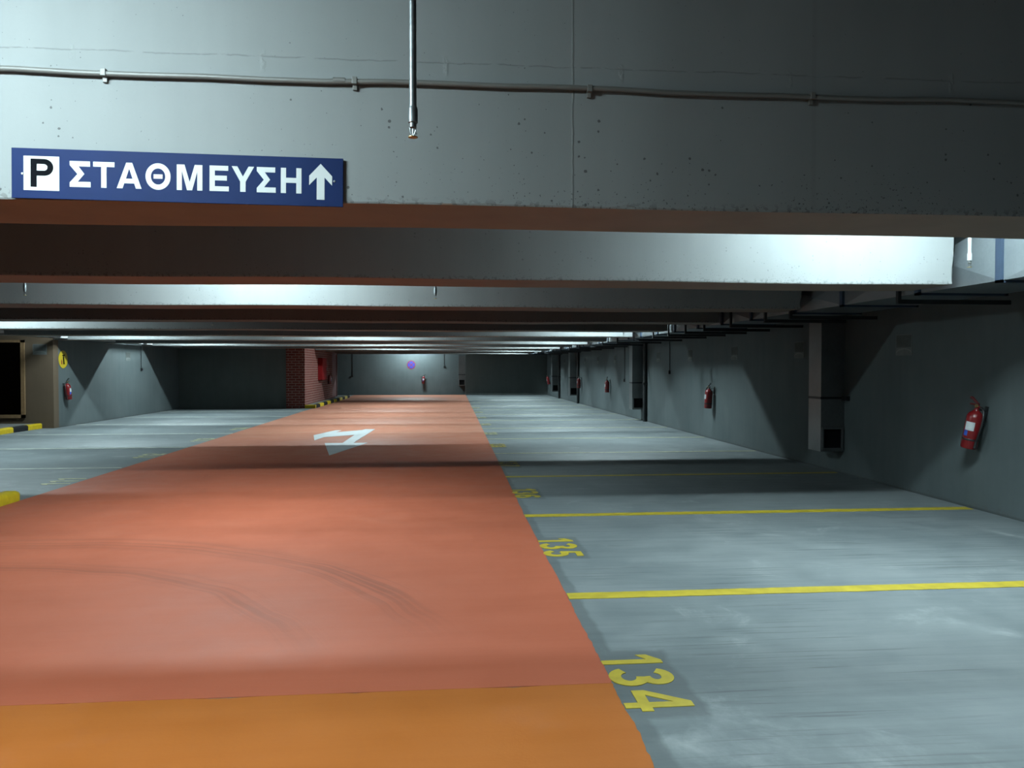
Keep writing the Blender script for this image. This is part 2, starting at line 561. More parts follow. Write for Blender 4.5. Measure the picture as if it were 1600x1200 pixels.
# lobby wall facing the camera with the wide dark opening
bm = bmesh.new()
OX0, OX1, OZ0, OZ1 = -13.2, -10.38, 0.32, 2.12
box(bm, XL, OX0, LOBY, LOBY + 0.25, 0, ZC)
box(bm, OX1, WL, LOBY, LOBY + 0.25, 0, ZC)
box(bm, OX0, OX1, LOBY, LOBY + 0.25, OZ1, ZC)
box(bm, OX0, OX1, LOBY, LOBY + 0.25, 0, OZ0)
struct(finish('wall_lobby', bm, M['tan']))
bm = bmesh.new()
box(bm, XL, WL - 0.3, 22.6, 22.8, 0, ZC)
struct(finish('wall_lobby_inside', bm, M['lobby']))
bm = bmesh.new()
for (a, b, c, d) in ((OX1 - 0.02, OX1 + 0.07, OZ0 - 0.06, OZ1 + 0.06), (OX0 - 0.07, OX0 + 0.02, OZ0 - 0.06, OZ1 + 0.06)):
    box(bm, a, b, LOBY - 0.035, LOBY + 0.02, c, d)
box(bm, OX0 - 0.07, OX1 + 0.07, LOBY - 0.035, LOBY + 0.02, OZ1, OZ1 + 0.06)
box(bm, OX0 - 0.07, OX1 + 0.07, LOBY - 0.035, LOBY + 0.02, OZ0 - 0.06, OZ0 + 0.02)
struct(finish('trim_1', bm, M['trim']))
# raised walkways
struct(boxobj('floor_lobby_walkway', (XL, -9.93, 12.0, LOBY, 0, 0.12), M['walk']))
struct(boxobj('floor_brick_walkway', (BRX, -4.88, BACKL + 0.1, 38.3, 0, 0.12), M['walk']))
struct(boxobj('floor_near_island', (-7.4, -4.98, -2.0, 8.85, 0, 0.10), M['walk']))

# brick block by the lane
bk = boxobj('brick_block', (-5.82, BRX, BACKL - 0.04, 35.19, 0, ZC - 0.002), M['brick'])
tag(bk, 'square red brick block standing left of the orange lane near the far wall', 'brick wall')

dr = empty('steel_door', 'dark red steel door set behind the red brick block', 'door', (BRX - 0.1, 36.2, 0.0))
boxobj('panel', (-0.04, 0.02, -0.85, 0.85, 0.13, 2.1), M['darkred'], dr)
bm = bmesh.new()
box(bm, -0.03, 0.05, -0.97, -0.85, 0.12, 2.2)
box(bm, -0.03, 0.05, 0.85, 0.97, 0.12, 2.2)
box(bm, -0.03, 0.05, -0.97, 0.97, 2.1, 2.2)
finish('door_frame', bm, M['darkred'], dr)
boxobj('handle', (0.02, 0.07, -0.7, -0.58, 1.0, 1.04), M['black'], dr)
bm = bmesh.new()
box(bm, -5.82, BRX - 0.14, 35.2, 37.2, 0, ZC)
box(bm, BRX - 0.14, BRX, 35.2, 37.2, 2.2, ZC)
struct(finish('wall_brick_return', bm, M['darkred']))

# ------------------------------------------------------------------ orange lane
def lane_poly(rpts, lpts, y0, y1, seed, wob0=0, wob1=0):
    rnd = random.Random(seed)

    def interp(pts, y):
        for (ya, xa), (yb, xb) in zip(pts, pts[1:]):
            if ya <= y <= yb:
                return xa + (xb - xa) * (y - ya) / (yb - ya)
        return pts[-1][1] if y > pts[-1][0] else pts[0][1]
    ys = []
    y = y0
    while y < y1:
        ys.append(y)
        y += 0.03 if y < 5 else (0.12 if y < 12 else 0.6)
    ys.append(y1)
    P = []
    j = 0.0
    for q in ys:
        if q < 3.15:
            j = 0.88 * j + rnd.uniform(-0.006, 0.006)
        elif q < 9:
            j = 0.6 * j + rnd.uniform(-0.004, 0.004)
        else:
            j = 0
        P.append((interp(rpts, q) + j, q))
    if wob1:
        for k in range(1, 60):
            P.append((interp(rpts, y1) + (interp(lpts, y1) - interp(rpts, y1)) * k / 60, y1 + wob1 * math.sin(k * 0.9) * rnd.random()))
    for q in reversed(ys):
        P.append((interp(lpts, q), q))
    return P


RP = [(-6.9, 0.74), (2.5, 0.765), (3.6, 0.79), (7.6, 0.80), (13.5, 0.86), (22.7, 0.95), (41.8, 1.13)]
LP = [(-6.9, -4.775), (9.05, -4.775), (15, -4.81), (22, -4.84), (28.0, -4.86), (28.5, -4.755), (38.4, -4.755), (39.0, -4.93), (41.8, -4.96)]
up = lambda zz: (lambda u, v, d: (u, v, zz + d))
SEAM = 3.50
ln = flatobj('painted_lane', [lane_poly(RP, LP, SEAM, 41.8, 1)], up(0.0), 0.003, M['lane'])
tag(ln, 'long salmon orange painted driving lane running to the far wall', 'painted lane')
ln = flatobj('painted_lane', [lane_poly(RP, LP, -6.8, SEAM, 2, wob1=0.012)], up(0.0), 0.0025, M['lane_old'])
tag(ln, 'amber orange strip of lane paint in the foreground, nearest the camera', 'painted lane')

# ------------------------------------------------------------------ painted bay lines and numbers
LINE_Y = [4.87, 7.57, 10.32, 13.14, 15.84, 18.6, 21.35, 24.1, 26.85, 29.6, 32.35, 35.1, 37.85]
numwords = ['134', '135', '136', '137', '138', '139', '140', '141', '142', '143', '144', '145', '146', '147']
for i, y in enumerate(LINE_Y):
    w = 0.13 if i < 2 else (0.10 if i == 2 else 0.08)
    x0 = 0.80 + max(0, (y - 8)) * 0.0092
    x1 = WR - 0.03
    n = 60
    rnd = random.Random(i)
    lo = [(x0 + (x1 - x0) * k / n, y - w / 2 + rnd.uniform(-.004, .004)) for k in range(n + 1)]
    hi = [(x0 + (x1 - x0) * k / n, y + w / 2 + rnd.uniform(-.004, .004)) for k in range(n, -1, -1)]
    o = flatobj('painted_line', [lo + hi], up(0.0), 0.003, M['yellow'] if i < 3 else M['yellow_worn'])
    tag(o, f'yellow painted bay line between the floor numbers {numwords[i]} and {numwords[i + 1]}' if i < 6 else
        f'thin pale bay line on the right floor, {["seventh", "eighth", "ninth", "tenth", "eleventh", "twelfth", "thirteenth"][i - 6]} line from the camera',
        'painted line', 'bay lines on the right')
LLY = [11.75, 14.65, 17.7, 20.75, 23.7, 26.6]
for i, y in enumerate(LLY):
    x1 = -4.83
    x0 = -9.85
    o = flatobj('painted_line', [[(x0, y - .03), (x1, y - .03), (x1, y + .03), (x0, y + .03)]], up(0.0), 0.003, M['white_line'])
    tag(o, f'worn pale bay line left of the lane, {["nearest", "second", "third", "fourth", "fifth", "farthest"][i]} from the kerb end', 'painted line', 'bay lines on the left')


def ribbon(pts, w):
    L, R = [], []
    n = len(pts)
    for i, p in enumerate(pts):
        a = pts[max(0, i - 1)]
        b = pts[min(n - 1, i + 1)]
        dx, dy = b[0] - a[0], b[1] - a[1]
        q = math.hypot(dx, dy)
        nx, ny = -dy / q, dx / q
        L.append((p[0] + nx * w / 2, p[1] + ny * w / 2))
        R.append((p[0] - nx * w / 2, p[1] - ny * w / 2))
    return [L + R[::-1]]


def arc(cx, cy, rx, ry, a0, a1, n=16):
    return [(cx + rx * math.cos(math.radians(a0 + (a1 - a0) * k / n)), cy + ry * math.sin(math.radians(a0 + (a1 - a0) * k / n))) for k in range(n + 1)]


def ring(cx, cy, rx, ry, w, n=28):
    o = [(cx + (rx) * math.cos(2 * PI * k / n), cy + (ry) * math.sin(2 * PI * k / n)) for k in range(n)]
    i = [(cx + (rx - w) * math.cos(2 * PI * k / n), cy + (ry - w) * math.sin(2 * PI * k / n)) for k in range(n)]
    return [o, i[::-1]]


W = 0.195
DIG = {
    '0': (0.72, [ring(.36, .5, .35, .5, W)]),
    '1': (0.50, [[[(.26, 0), (.44, 0), (.44, 1), (.30, 1), (.04, .80), (.04, .62), (.26, .76)]]]),
    '2': (0.70, [ribbon(arc(.34, .70, .25, .215, 170, -30), W), [[(.02, 0), (.67, 0), (.67, .17), (.30, .17), (.62, .55), (.48, .66), (.02, .17)]]]),
    '3': (0.72, [ribbon(arc(.34, .73, .235, .185, 165, -88), W), ribbon(arc(.34, .30, .265, .215, 88, -168), W)]),
    '4': (0.76, [[[(.44, 0), (.62, 0), (.62, .21), (.74, .21), (.74, .38), (.62, .38), (.62, 1), (.44, 1), (.0, .40), (.0, .21), (.44, .21)],
                  [(.44, .38), (.17, .38), (.44, .74)][::-1]]]),
    '5': (0.72, [[[(.10, .46), (.26, .50), (.29, .83), (.66, .83), (.66, 1), (.14, 1)]], ribbon(arc(.33, .32, .26, .235, 130, -165), W)]),
    '6': (0.72, [ring(.36, .32, .345, .32, W), ribbon([(.10, .34), (.12, .55), (.20, .75), (.34, .88), (.50, .90), (.64, .80)], W)]),
    '7': (0.68, [[[(.0, 1), (.66, 1), (.66, .86), (.34, 0), (.14, 0), (.46, .83), (.0, .83)]]]),
    '8': (0.72, [ring(.36, .27, .35, .27, W), ring(.36, .75, .31, .25, W)]),
    '9': (0.72, [ring(.36, .68, .345, .32, W), ribbon([(.62, .66), (.60, .45), (.52, .25), (.38, .12), (.22, .10), (.08, .20)], W)]),
}


def number(text, cx, cy, size, right, mat, label, group):
    """one painted bay number; right: reads from the bay on the right of the lane"""
    total = sum(DIG[c][0] for c in text) + 0.16 * (len(text) - 1)
    ex = empty('painted_number', label, 'painted number', (cx, cy, 0), (0, 0, -PI / 2 if right else PI / 2), group)
    x = -total / 2
    for c in text:
        bm = bmesh.new()
        for k, loops in enumerate(DIG[c][1]):
            flat(bm, loops, (lambda u, v, d, x=x, k=k: ((x + u) * size * 0.92, (v - 0.5) * size, 0.0005 * k + d)), 0.003)
        finish('digit', bm, mat, ex)
        x += DIG[c][0] + 0.16
    return ex


NY = [3.52, 6.22, 8.95, 11.72, 14.5, 17.2, 19.95, 22.7, 25.4, 28.2]
for i, y in enumerate(NY):
    t = numwords[i]
    number(t, 0.945 + max(0, y - 8) * 0.0095, y, 0.31, True, M['yellow'] if i < 5 else M['yellow_worn'],
           f'yellow {t} painted on the grey floor at the right edge of the lane', 'bay numbers on the right')
for i, (y, t) in enumerate(((10.4, '111'), (13.3, '112'), (16.15, '113'), (19.0, '114'))):
    number(t, -5.02, y, 0.36, False, M['yellow_worn'],
           f'faded bay number on the floor left of the lane, {["nearest", "second", "third", "farthest"][i]} from the camera', 'bay numbers on the left')

# ------------------------------------------------------------------ double arrow painted on the lane
AR = [(-2.90, 17.00), (-2.60, 18.32), (-2.47, 18.32), (-2.52, 17.72), (-1.98, 18.30), (-1.93, 18.57), (-1.70, 18.57), (-1.82, 15.20),
      (-1.54, 15.20), (-1.97, 13.07), (-2.38, 15.20), (-2.03, 15.20), (-2.01, 17.01), (-2.60, 16.50), (-2.68, 15.80)]
o = flatobj('painted_arrow', [AR], up(0.0032), 0.004, M['arrow'])
tag(o, 'white direction arrow with two heads painted on the orange lane', 'painted arrow')

# ------------------------------------------------------------------ beams
def make_beam(j, x0, x1):
    rnd = random.Random(100 + j)
    step = 0.045 if j in (1, 2, 3) else 0.2
    n = int((x1 - x0) / step)
    bm = bmesh.new()
    cols = []
    for k in range(n + 1):
        x = x0 + (x1 - x0) * k / n
        ends = k in (0, n)
        sag = 0.004 * math.sin(x * 0.9 + j) + 0.003 * math.sin(x * 2.3 + j * 2)

        def chip():
            return (rnd.uniform(0, 0.005) + (rnd.uniform(0.004, 0.014) if rnd.random() < 0.05 else 0))
        c1, c2 = chip(), chip()
        q = [(0.0, ZC - 0.002)] + [(0.0, ZB + zz) for zz in (0.75, 0.62, 0.54, 0.49, 0.45, 0.40, 0.36, 0.31, 0.27, 0.23, 0.19, 0.15, 0.11, 0.08, 0.05)]
        q += [(0.0, ZB + 0.005 + sag + c1), (0.004, ZB + sag), (BW - 0.004, ZB + sag), (BW, ZB + 0.005 + sag + c2), (BW, ZC - 0.002)]
        cols.append([bm.verts.new((x + ((rnd.uniform(-.012, .002) - (0.02 if b < ZB + 0.12 and k == n else 0)) if ends else 0), a, b)) for a, b in q])
    for a, b in zip(cols, cols[1:]):
        for i in range(len(a) - 1):
            bm.faces.new((a[i], b[i], b[i + 1], a[i + 1]))
        bm.faces.new((a[-1], b[-1], b[0], a[0]))
    # ragged right end: extra rows down the end face
    bm.faces.new(cols[0])
    bm.faces.new(cols[-1][::-1])
    o = finish('concrete_beam', bm, [M['beam_joint' if j == 1 else 'beam'], M['soffit']], loc=(0, beam_y(j), 0))
    for p in o.data.polygons:
        if p.normal.z < -0.6:
            p.material_index = 1
    return o


ORD = ['zeroth', 'first', 'second', 'third', 'fourth', 'fifth', 'sixth', 'seventh', 'eighth', 'ninth', 'tenth', 'eleventh', 'twelfth', 'thirteenth', 'fourteenth']
BL = {1: 'nearest wide concrete ceiling beam with the blue sign and a thin conduit across it',
      2: 'second concrete ceiling beam, dark on the left and glaring white at its right end',
      3: 'third concrete ceiling beam, lit pale grey behind the sign and darker on the right',
      4: 'fourth concrete ceiling beam from the camera, in shade along its whole length',
      5: 'fifth concrete ceiling beam from the camera, brightly lit at the far left only',
      6: 'sixth concrete ceiling beam from the camera, its right end lit white beside the ducts'}
for j in range(1, 15):
    if j <= 6:
        x0 = XL + 0.02
    elif j <= 10:
        x0 = WL + 0.02
    elif j <= 12:
        x0 = BRX + 0.02
    else:
        x0 = BRX + 0.03 if j == 13 else -6.95
    o = make_beam(j, x0, XEND)
    tag(o, BL.get(j, f'thin strip of far concrete ceiling beam, {ORD[j]} beam from the camera'), 'ceiling beam', 'concrete ceiling beams')
for j in (0, -1, -2):
    o = make_beam(j, XL + 0.02, XEND)
    o.name = 'ceiling_beam_overhead'
    struct(o)

# ------------------------------------------------------------------ conduit on the nearest beam
cd = empty('electrical_conduit', 'thin grey electrical conduit clipped along the face of the nearest beam', 'conduit', (0, beam_y(1) - 0.002, 2.715))
pts = [(-7 + k * 0.25, -0.018, 0.004 * math.sin(k * 0.7) + 0.003 * math.sin(k * 1.9)) for k in range(int(11.0 / 0.25) + 1)]
tubeobj('pipe', pts, 0.0115, M['conduit'], cd, 10)
for x in (-1.40, -0.38, 0.63, 1.64, -2.42):
    bm = bmesh.new()
    box(bm, x - 0.011, x + 0.011, -0.033, 0.0, -0.014, 0.016, 0.003)
    box(bm, x - 0.009, x + 0.009, -0.012, 0.0, -0.034, -0.01, 0.002)
    finish('clip', bm, M['conduit'], cd)
bm = bmesh.new()
tube(bm, [(-0.47, -0.018, 0.001), (-0.42, -0.018, 0.001)], 0.0135, 10)
finish('coupling', bm, M['conduit'], cd, True)

# ------------------------------------------------------------------ hanging sign on the nearest beam
SX0 = -1.768
ST = 2.402
TILT = math.radians(0.55)
sg = empty('direction_sign', 'long blue parking sign with white Greek lettering and up arrow on nearest beam', 'sign',
           (SX0, beam_y(1) - 0.012, ST), (0, TILT, 0))
SWID, SHT = 1.338, 0.205
boxobj('panel', (0, SWID, -0.006, 0.004, -SHT, 0), M['blue'], sg, 0.0015)
K = SWID / 1459.0
sf = lambda u, v, d: (u, -0.006 - d, v)


def place(loops, x0, x1, vtop, vbot):
    return [[(x0 + (x1 - x0) * p[0], vbot + (vtop - vbot) * p[1]) for p in l] for l in loops]


def sx(px):
    return (px - 78) * K


o = flatobj('letter_backing', [[(sx(130), -0.172), (sx(282), -0.172), (sx(282), -0.032), (sx(130), -0.032)]], sf, 0.0010, M['signwhite'], sg)
GL = {
    'S': [[(0, 1), (.97, 1), (.97, .80), (.42, .80), (.70, .51), (.38, .205), (1, .205), (1, 0), (0, 0), (0, .17), (.37, .50), (0, .84)]],
    'T': [[(0, 1), (1, 1), (1, .81), (.625, .81), (.625, 0), (.375, 0), (.375, .81), (0, .81)]],
    'A': [[(0, 0), (.38, 1), (.62, 1), (1, 0), (.77, 0), (.70, .20), (.30, .20), (.23, 0)], [(.365, .38), (.50, .77), (.635, .38)]],
    'M': [[(0, 0), (0, 1), (.30, 1), (.50, .32), (.70, 1), (1, 1), (1, 0), (.80, 0), (.80, .74), (.60, 0), (.40, 0), (.20, .74), (.20, 0)]],
    'E': [[(0, 0), (0, 1), (.97, 1), (.97, .81), (.27, .81), (.27, .61), (.90, .61), (.90, .42), (.27, .42), (.27, .19), (1, .19), (1, 0)]],
    'Y': [[(0, 1), (.25, 1), (.50, .60), (.75, 1), (1, 1), (.62, .40), (.62, 0), (.38, 0), (.38, .40)]],
    'H': [[(0, 0), (0, 1), (.25, 1), (.25, .61), (.75, .61), (.75, 1), (1, 1), (1, 0), (.75, 0), (.75, .41), (.25, .41), (.25, 0)]],
}
VT, VB = -0.0475, -0.1535
for ch, a, b in (('S', 327, 417), ('T', 428, 520), ('A', 530, 638), ('O', 655, 765), ('M', 792, 905), ('E', 937, 1022), ('Y', 1035, 1135), ('S', 1147, 1232), ('H', 1255, 1348)):
    bm = bmesh.new()
    if ch == 'O':
        rx = (sx(b) - sx(a)) / 2
        ry = (VT - VB) / 2 + 0.002
        flat(bm, ring((sx(a) + sx(b)) / 2, (VT + VB) / 2, rx, ry, 0.0215, 36), sf, 0.0012)
        c = (sx(a) + sx(b)) / 2
        m_ = (VT + VB) / 2
        flat(bm, [[(c - .018, m_ - .009), (c + .018, m_ - .009), (c + .018, m_ + .009), (c - .018, m_ + .009)]], sf, 0.0012)
    else:
        flat(bm, place(GL[ch], sx(a), sx(b), VT, VB), sf, 0.0012)
    finish('letter', bm, M['signwhite'], sg)
# the black P on the white square
px0, px1, pt, pb = sx(160), sx(257), -0.043, -0.158
PH = pt - pb
PW = px1 - px0
out = [(0, 0), (0, 1), (.60, 1)] + arc(.60, .70, .40, .30, 90, -90, 14)[1:] + [(.27, .40), (.27, 0)]
inn = [(.27, .58), (.27, .82)][::-1] + [(.27, .58), (.58, .58)][1:] + arc(.58, .70, .165, .12, -90, 90, 10)[1:]
sf2 = lambda u, v, d: (u, -0.0070 - d, v)
flatobj('letter', place([out, inn], px0, px1, pt, pb), sf2, 0.0010, M['ink'], sg)
ar = [(.5, 1), (1, .66), (1, .40), (.67, .62), (.67, 0), (.33, 0), (.33, .62), (0, .40), (0, .66)]
flatobj('arrow', place([ar], sx(1383), sx(1487), -0.026, -0.177), sf, 0.0012, M['signwhite'], sg)
for px, v in ((125, -0.105), (1497, -0.098)):
    bm = bmesh.new()
    bmesh.ops.create_cone(bm, cap_ends=True, segments=12, radius1=0.0055, radius2=0.004, depth=0.004,
                          matrix=Matrix.Translation((sx(px), -0.008, v)) @ Matrix.Rotation(PI / 2, 4, 'X'))
    finish('screw', bm, M['steel'], sg, True)

# ------------------------------------------------------------------ sprinklers
def make_sprinkler(label, loc, length, mat):
    s = empty('sprinkler', label, 'sprinkler', loc, group='pendent sprinklers between the beams')
    # origin: deflector level
    tubeobj('drop_pipe', [(0, 0, 0.105), (0, 0, length)], 0.0128, mat, s, 14)
    bm = bmesh.new()
    lathe(bm, [(0.0135, 0.05), (0.0165, 0.052), (0.0165, 0.098), (0.0145, 0.105), (0.0128, 0.106)], 14)
    finish('coupling', bm, mat, s, True)
    bm = bmesh.new()
    lathe(bm, [(0.0095, 0.034), (0.0125, 0.036), (0.0125, 0.05)], 12)
    tube(bm, [(0.010, 0, 0.036), (0.0085, 0, 0.022), (0.0015, 0, 0.006)], 0.0022, 6)
    tube(bm, [(-0.010, 0, 0.036), (-0.0085, 0, 0.022), (-0.0015, 0, 0.006)], 0.0022, 6)
    tube(bm, [(0, 0, 0.036), (0, 0, 0.006)], 0.0026, 6)
    finish('head', bm, M['steel'], s, True)
    bm = bmesh.new()
    lathe(bm, [(0.0, 0.0), (0.010, 0.0), (0.0165, 0.002), (0.0165, 0.0045), (0.004, 0.0065), (0.0, 0.0065)], 16)
    finish('deflector', bm, M['brass'], s, True)
    return s


sp0 = make_sprinkler('long galvanised sprinkler pipe hanging in front of the nearest beam', (-0.108, 2.62, 2.285), ZC - 2.285, M['steel'])
PL = []
for (x, y, lab) in ((-0.10, 8.0, 'sprinkler tip hanging above the middle of the lane before the third beam'),
                    (-4.2, 8.0, 'sprinkler tip at the far left before the third beam, under the sign'),
                    (-3.95, 13.3, 'sprinkler tip below the right part of the sign, before the fifth beam'),
                    (-8.0, 18.7, 'far left sprinkler tip above the left wall, before the seventh beam'),
                    (-3.9, 18.7, 'sprinkler tip above the brick block, before the seventh beam'),
                    (0.0, 18.7, 'sprinkler tip above the lane centre, before the seventh beam'),
                    (0.0, 24.1, 'small far sprinkler tip above the lane centre, before the ninth beam')):
    dup(sp0, (x, y, 2.225), None, lab)
sp1 = make_sprinkler('white sprinkler pipe hanging in front of the large right duct', (3.84, 5.25, 2.235), ZC - 2.235, M['white'])
for (x, y, lab) in ((3.8, 15.9, 'sprinkler tip against the lit right end of the sixth beam'),
                    (3.85, 32.2, 'tiny white sprinkler tip at the right end of the twelfth beam'),
                    (3.85, 37.6, 'tiny white sprinkler tip above the far right dark wall')):
    dup(sp1, (x, y, 2.19), None, lab)

# ------------------------------------------------------------------ lights between the beams
def make_light(label, loc, lit=True):
    l = empty('ceiling_light', label, 'ceiling light', loc, group='batten lights between the beams')
    bm = bmesh.new()
    box(bm, -0.62, 0.62, -0.055, 0.055, 0.012, 0.07, 0.006)
    finish('housing', bm, M['fixture'], l)
    for x in (-0.45, 0.45):
        tubeobj('suspension_rod', [(x, 0, 0.07), (x, 0, ZC - loc[2])], 0.005, M['steel'], l, 6)
    bm = bmesh.new()
    ra, rb = [], []
    for k in range(9):
        a_ = PI * k / 8
        ra.append(bm.verts.new((-0.60, -0.040 * math.cos(a_), 0.012 - 0.040 * math.sin(a_))))
        rb.append(bm.verts.new((0.60, -0.040 * math.cos(a_), 0.012 - 0.040 * math.sin(a_))))
    for k in range(8):
        bm.faces.new((ra[k], ra[k + 1], rb[k + 1], rb[k]))
    bm.faces.new(ra)
    bm.faces.new(rb[::-1])
    bm2 = finish('diffuser', bm, M['diffuser' if lit else 'dim'], l)
    return l


ZL = 3.09


def gap_mid(gp):
    return (beam_y(gp) + BW + beam_y(gp + 1)) / 2


GW = ['before the first', 'between the first and second', 'between the second and third', 'between the third and fourth', 'between the fourth and fifth',
      'between the fifth and sixth', 'between the sixth and seventh', 'between the seventh and eighth', 'between the eighth and ninth',
      'between the ninth and tenth', 'between the tenth and eleventh', 'between the eleventh and twelfth', 'between the twelfth and thirteenth',
      'between the thirteenth and fourteenth', 'behind the fourteenth']
lights = []
for gp in (-1, 1, 5, 7, 9, 11, 13):
    lights.append((gp, 3.4, 'over the right bays'))
for gp in (0, 2, 6, 8, 10):
    lights.append((gp, -2.0 if gp == 0 else -2.05, 'over the orange lane'))
lights.append((14, -1.7, 'over the orange lane'))
for gp in (4, 6, 8):
    lights.append((gp, -7.8, 'over the left bays'))
first = None
for gp, x, where in lights:
    lab = f'batten light {where}, {GW[gp]} concrete beam' if gp >= 0 else 'batten light over the right bays, behind the camera'
    y = 1.80 if gp == 0 else (gap_mid(gp) if gp != 14 else 40.95)
    if gp in (0, 14) or 'between' in lab:
        lab = lab + ('s' if 'between' in lab else '')
    if first is None:
        first = make_light(lab, (x, y, ZL))
    else:
        dup(first, (x, y, ZL), None, lab)

# ------------------------------------------------------------------ ventilation duct along the right wall
dt = empty('ventilation_duct', 'long galvanised ventilation duct running under the ceiling along the right wall', 'duct', (0, 0, 0))
D1 = 5.28


def duct_section(y0, y1, ztop0, ztop1, xa0=DX, xa1=DX):
    bm = bmesh.new()
    P = [(xa0, y0, 2.2), (D1, y0, 2.2), (D1, y0, ztop0), (xa0, y0, ztop0), (xa1, y1, 2.2), (D1, y1, 2.2), (D1, y1, ztop1), (xa1, y1, ztop1)]
    v = [bm.verts.new(p) for p in P]
    for f in ((0, 1, 2, 3), (4, 7, 6, 5), (0, 4, 5, 1), (1, 5, 6, 2), (2, 6, 7, 3)):
        bm.faces.new([v[i] for i in f])
    # lane side with the stiffening cross-break pressed into the sheet
    c = bm.verts.new(((xa0 + xa1) / 2 - 0.045, (y0 + y1) / 2, (2.2 + (ztop0 + ztop1) / 2) / 2))
    for a, b in ((0, 3), (3, 7), (7, 4), (4, 0)):
        bm.faces.new((v[a], v[b], c))
    return finish('duct_section', bm, M['galv'], dt)


cuts = [(-2.0, 2.70), (3.4, 2.70), (5.70, 2.70), (6.75, 2.46)]
y = 6.75
while y < 40.3:
    y = min(y + (1.16 if int(y) % 3 else 1.36), 40.4)
    cuts.append((y, 2.46))
for (ya, za), (yb, zb) in zip(cuts, cuts[1:]):
    duct_section(ya + 0.005, yb - 0.005, za, zb)
for yy, zz in cuts[1:-1]:
    bm = bmesh.new()
    hw = 0.03
    a, b, c, d = DX - 0.03, D1 + 0.03, 2.2 - 0.02, zz + 0.03
    box(bm, a, DX + 0.002, yy - hw, yy + hw, c, d)
    box(bm, D1 - 0.002, b, yy - hw, yy + hw, c, d)
    box(bm, a, b, yy - hw, yy + hw, c, 2.202)
    box(bm, a, b, yy - hw, yy + hw, zz - 0.002, d)
    finish('flange', bm, M['flange'], dt)

# trapeze hangers carrying the duct
def make_hanger(label, loc):
    h = empty('duct_hanger', label, 'duct hanger', loc, group='black hangers under the ducts')
    boxobj('drop_rod', (-0.045, -0.012, -0.02, 0.02, 0, ZC - loc[2]), M['hanger'], h)
    boxobj('cross_bar', (-0.045, WR - DX - 0.04, -0.02, 0.02, -0.03, 0.012), M['hanger'], h)
    return h


hys = [6.98, 9.28, 10.04, 11.3, 12.5, 13.5, 14.55, 15.65, 17.3, 19.0, 20.8, 22.6, 24.4, 26.4, 28.4, 30.5, 33.0, 35.5]
h0 = make_hanger('nearest black hanger bracket under the right duct, by the end of the second beam', (DX - 0.03, hys[0], 2.148))
for i, yy in enumerate(hys[1:]):
    dup(h0, (DX - 0.03, yy, 2.148), None, f'black hanger bracket under the right duct, {["second", "third", "fourth", "fifth", "sixth", "seventh", "eighth", "ninth", "tenth", "eleventh", "twelfth", "thirteenth", "fourteenth", "fifteenth", "sixteenth", "seventeenth", "farthest"][i]} from the camera')

# ------------------------------------------------------------------ duct drops with grilles on the right wall
def make_drop(label, loc, w=0.345, dep=0.36, zb=0.32, zt=2.17, strap_z=1.075, clamp=True):
    """origin on the floor at the wall; grille faces -Y (the camera), back to +X wall"""
    r = empty('duct_drop', label, 'air duct', loc, group='duct drops with grilles')
    x0, x1, ya, yb = -w, -0.004, 0.0, dep
    g0, g1, gz0, gz1 = x0 + 0.04, x1 - 0.04, zb + 0.05, zb + 0.05 + (w - 0.08)
    bm = bmesh.new()
    V = lambda p: bm.verts.new(p)
    # shell without the front opening
    f = [V((x0, ya, zb)), V((x1, ya, zb)), V((x1, ya, zt)), V((x0, ya, zt))]
    b = [V((x0, yb, zb)), V((x1, yb, zb)), V((x1, yb, zt)), V((x0, yb, zt))]
    h = [V((g0, ya, gz0)), V((g1, ya, gz0)), V((g1, ya, gz1)), V((g0, ya, gz1))]
    k = [V((g0, yb - 0.06, gz0)), V((g1, yb - 0.06, gz0)), V((g1, yb - 0.06, gz1)), V((g0, yb - 0.06, gz1))]
    for i in range(4):
        j = (i + 1) % 4
        bm.faces.new((f[i], f[j], h[j], h[i]))
        bm.faces.new((h[i], h[j], k[j], k[i]))
        bm.faces.new((f[i], b[i], b[j], f[j]))
    bm.faces.new(b)
    bm.faces.new(k)
    finish('duct_body', bm, M['galv_dull'], r)
    bm = bmesh.new()
    t = 0.028
    for bx in ((g0 - t, g0, gz0 - t, gz1 + t), (g1, g1 + t, gz0 - t, gz1 + t), (g0, g1, gz0 - t, gz0), (g0, g1, gz1, gz1 + t)):
        box(bm, bx[0], bx[1], -0.018, 0.0, bx[2], bx[3], 0.003)
    gf = finish('grille_frame', bm, M['galv_dull'], r)
    bm = bmesh.new()
    n = 13
    for i in range(n):
        z = gz0 + (gz1 - gz0) * (i + 0.5) / n
        vs = [bm.verts.new(p) for p in ((g0, 0.004, z - 0.009), (g1, 0.004, z - 0.009), (g1, 0.022, z + 0.009), (g0, 0.022, z + 0.009))]
        bm.faces.new(vs)
    box(bm, g0, g1, 0.03, 0.034, gz0, gz1)
    lv = finish('louvre', bm, M['hanger'], gf)
    bm = bmesh.new()
    s = 0.012
    box(bm, x0 - s, x1, -s, 0.002, strap_z - 0.017, strap_z + 0.017)
    box(bm, x0 - s, x0 + 0.002, -s, yb, strap_z - 0.017, strap_z + 0.017)
    st = finish('strap', bm, M['hanger'], r)
    if clamp:
        boxobj('strap_clamp', (-0.05, -0.002, -0.15, -0.01, strap_z - 0.035, strap_z + 0.03), M['hanger'], st, 0.004)
    return r


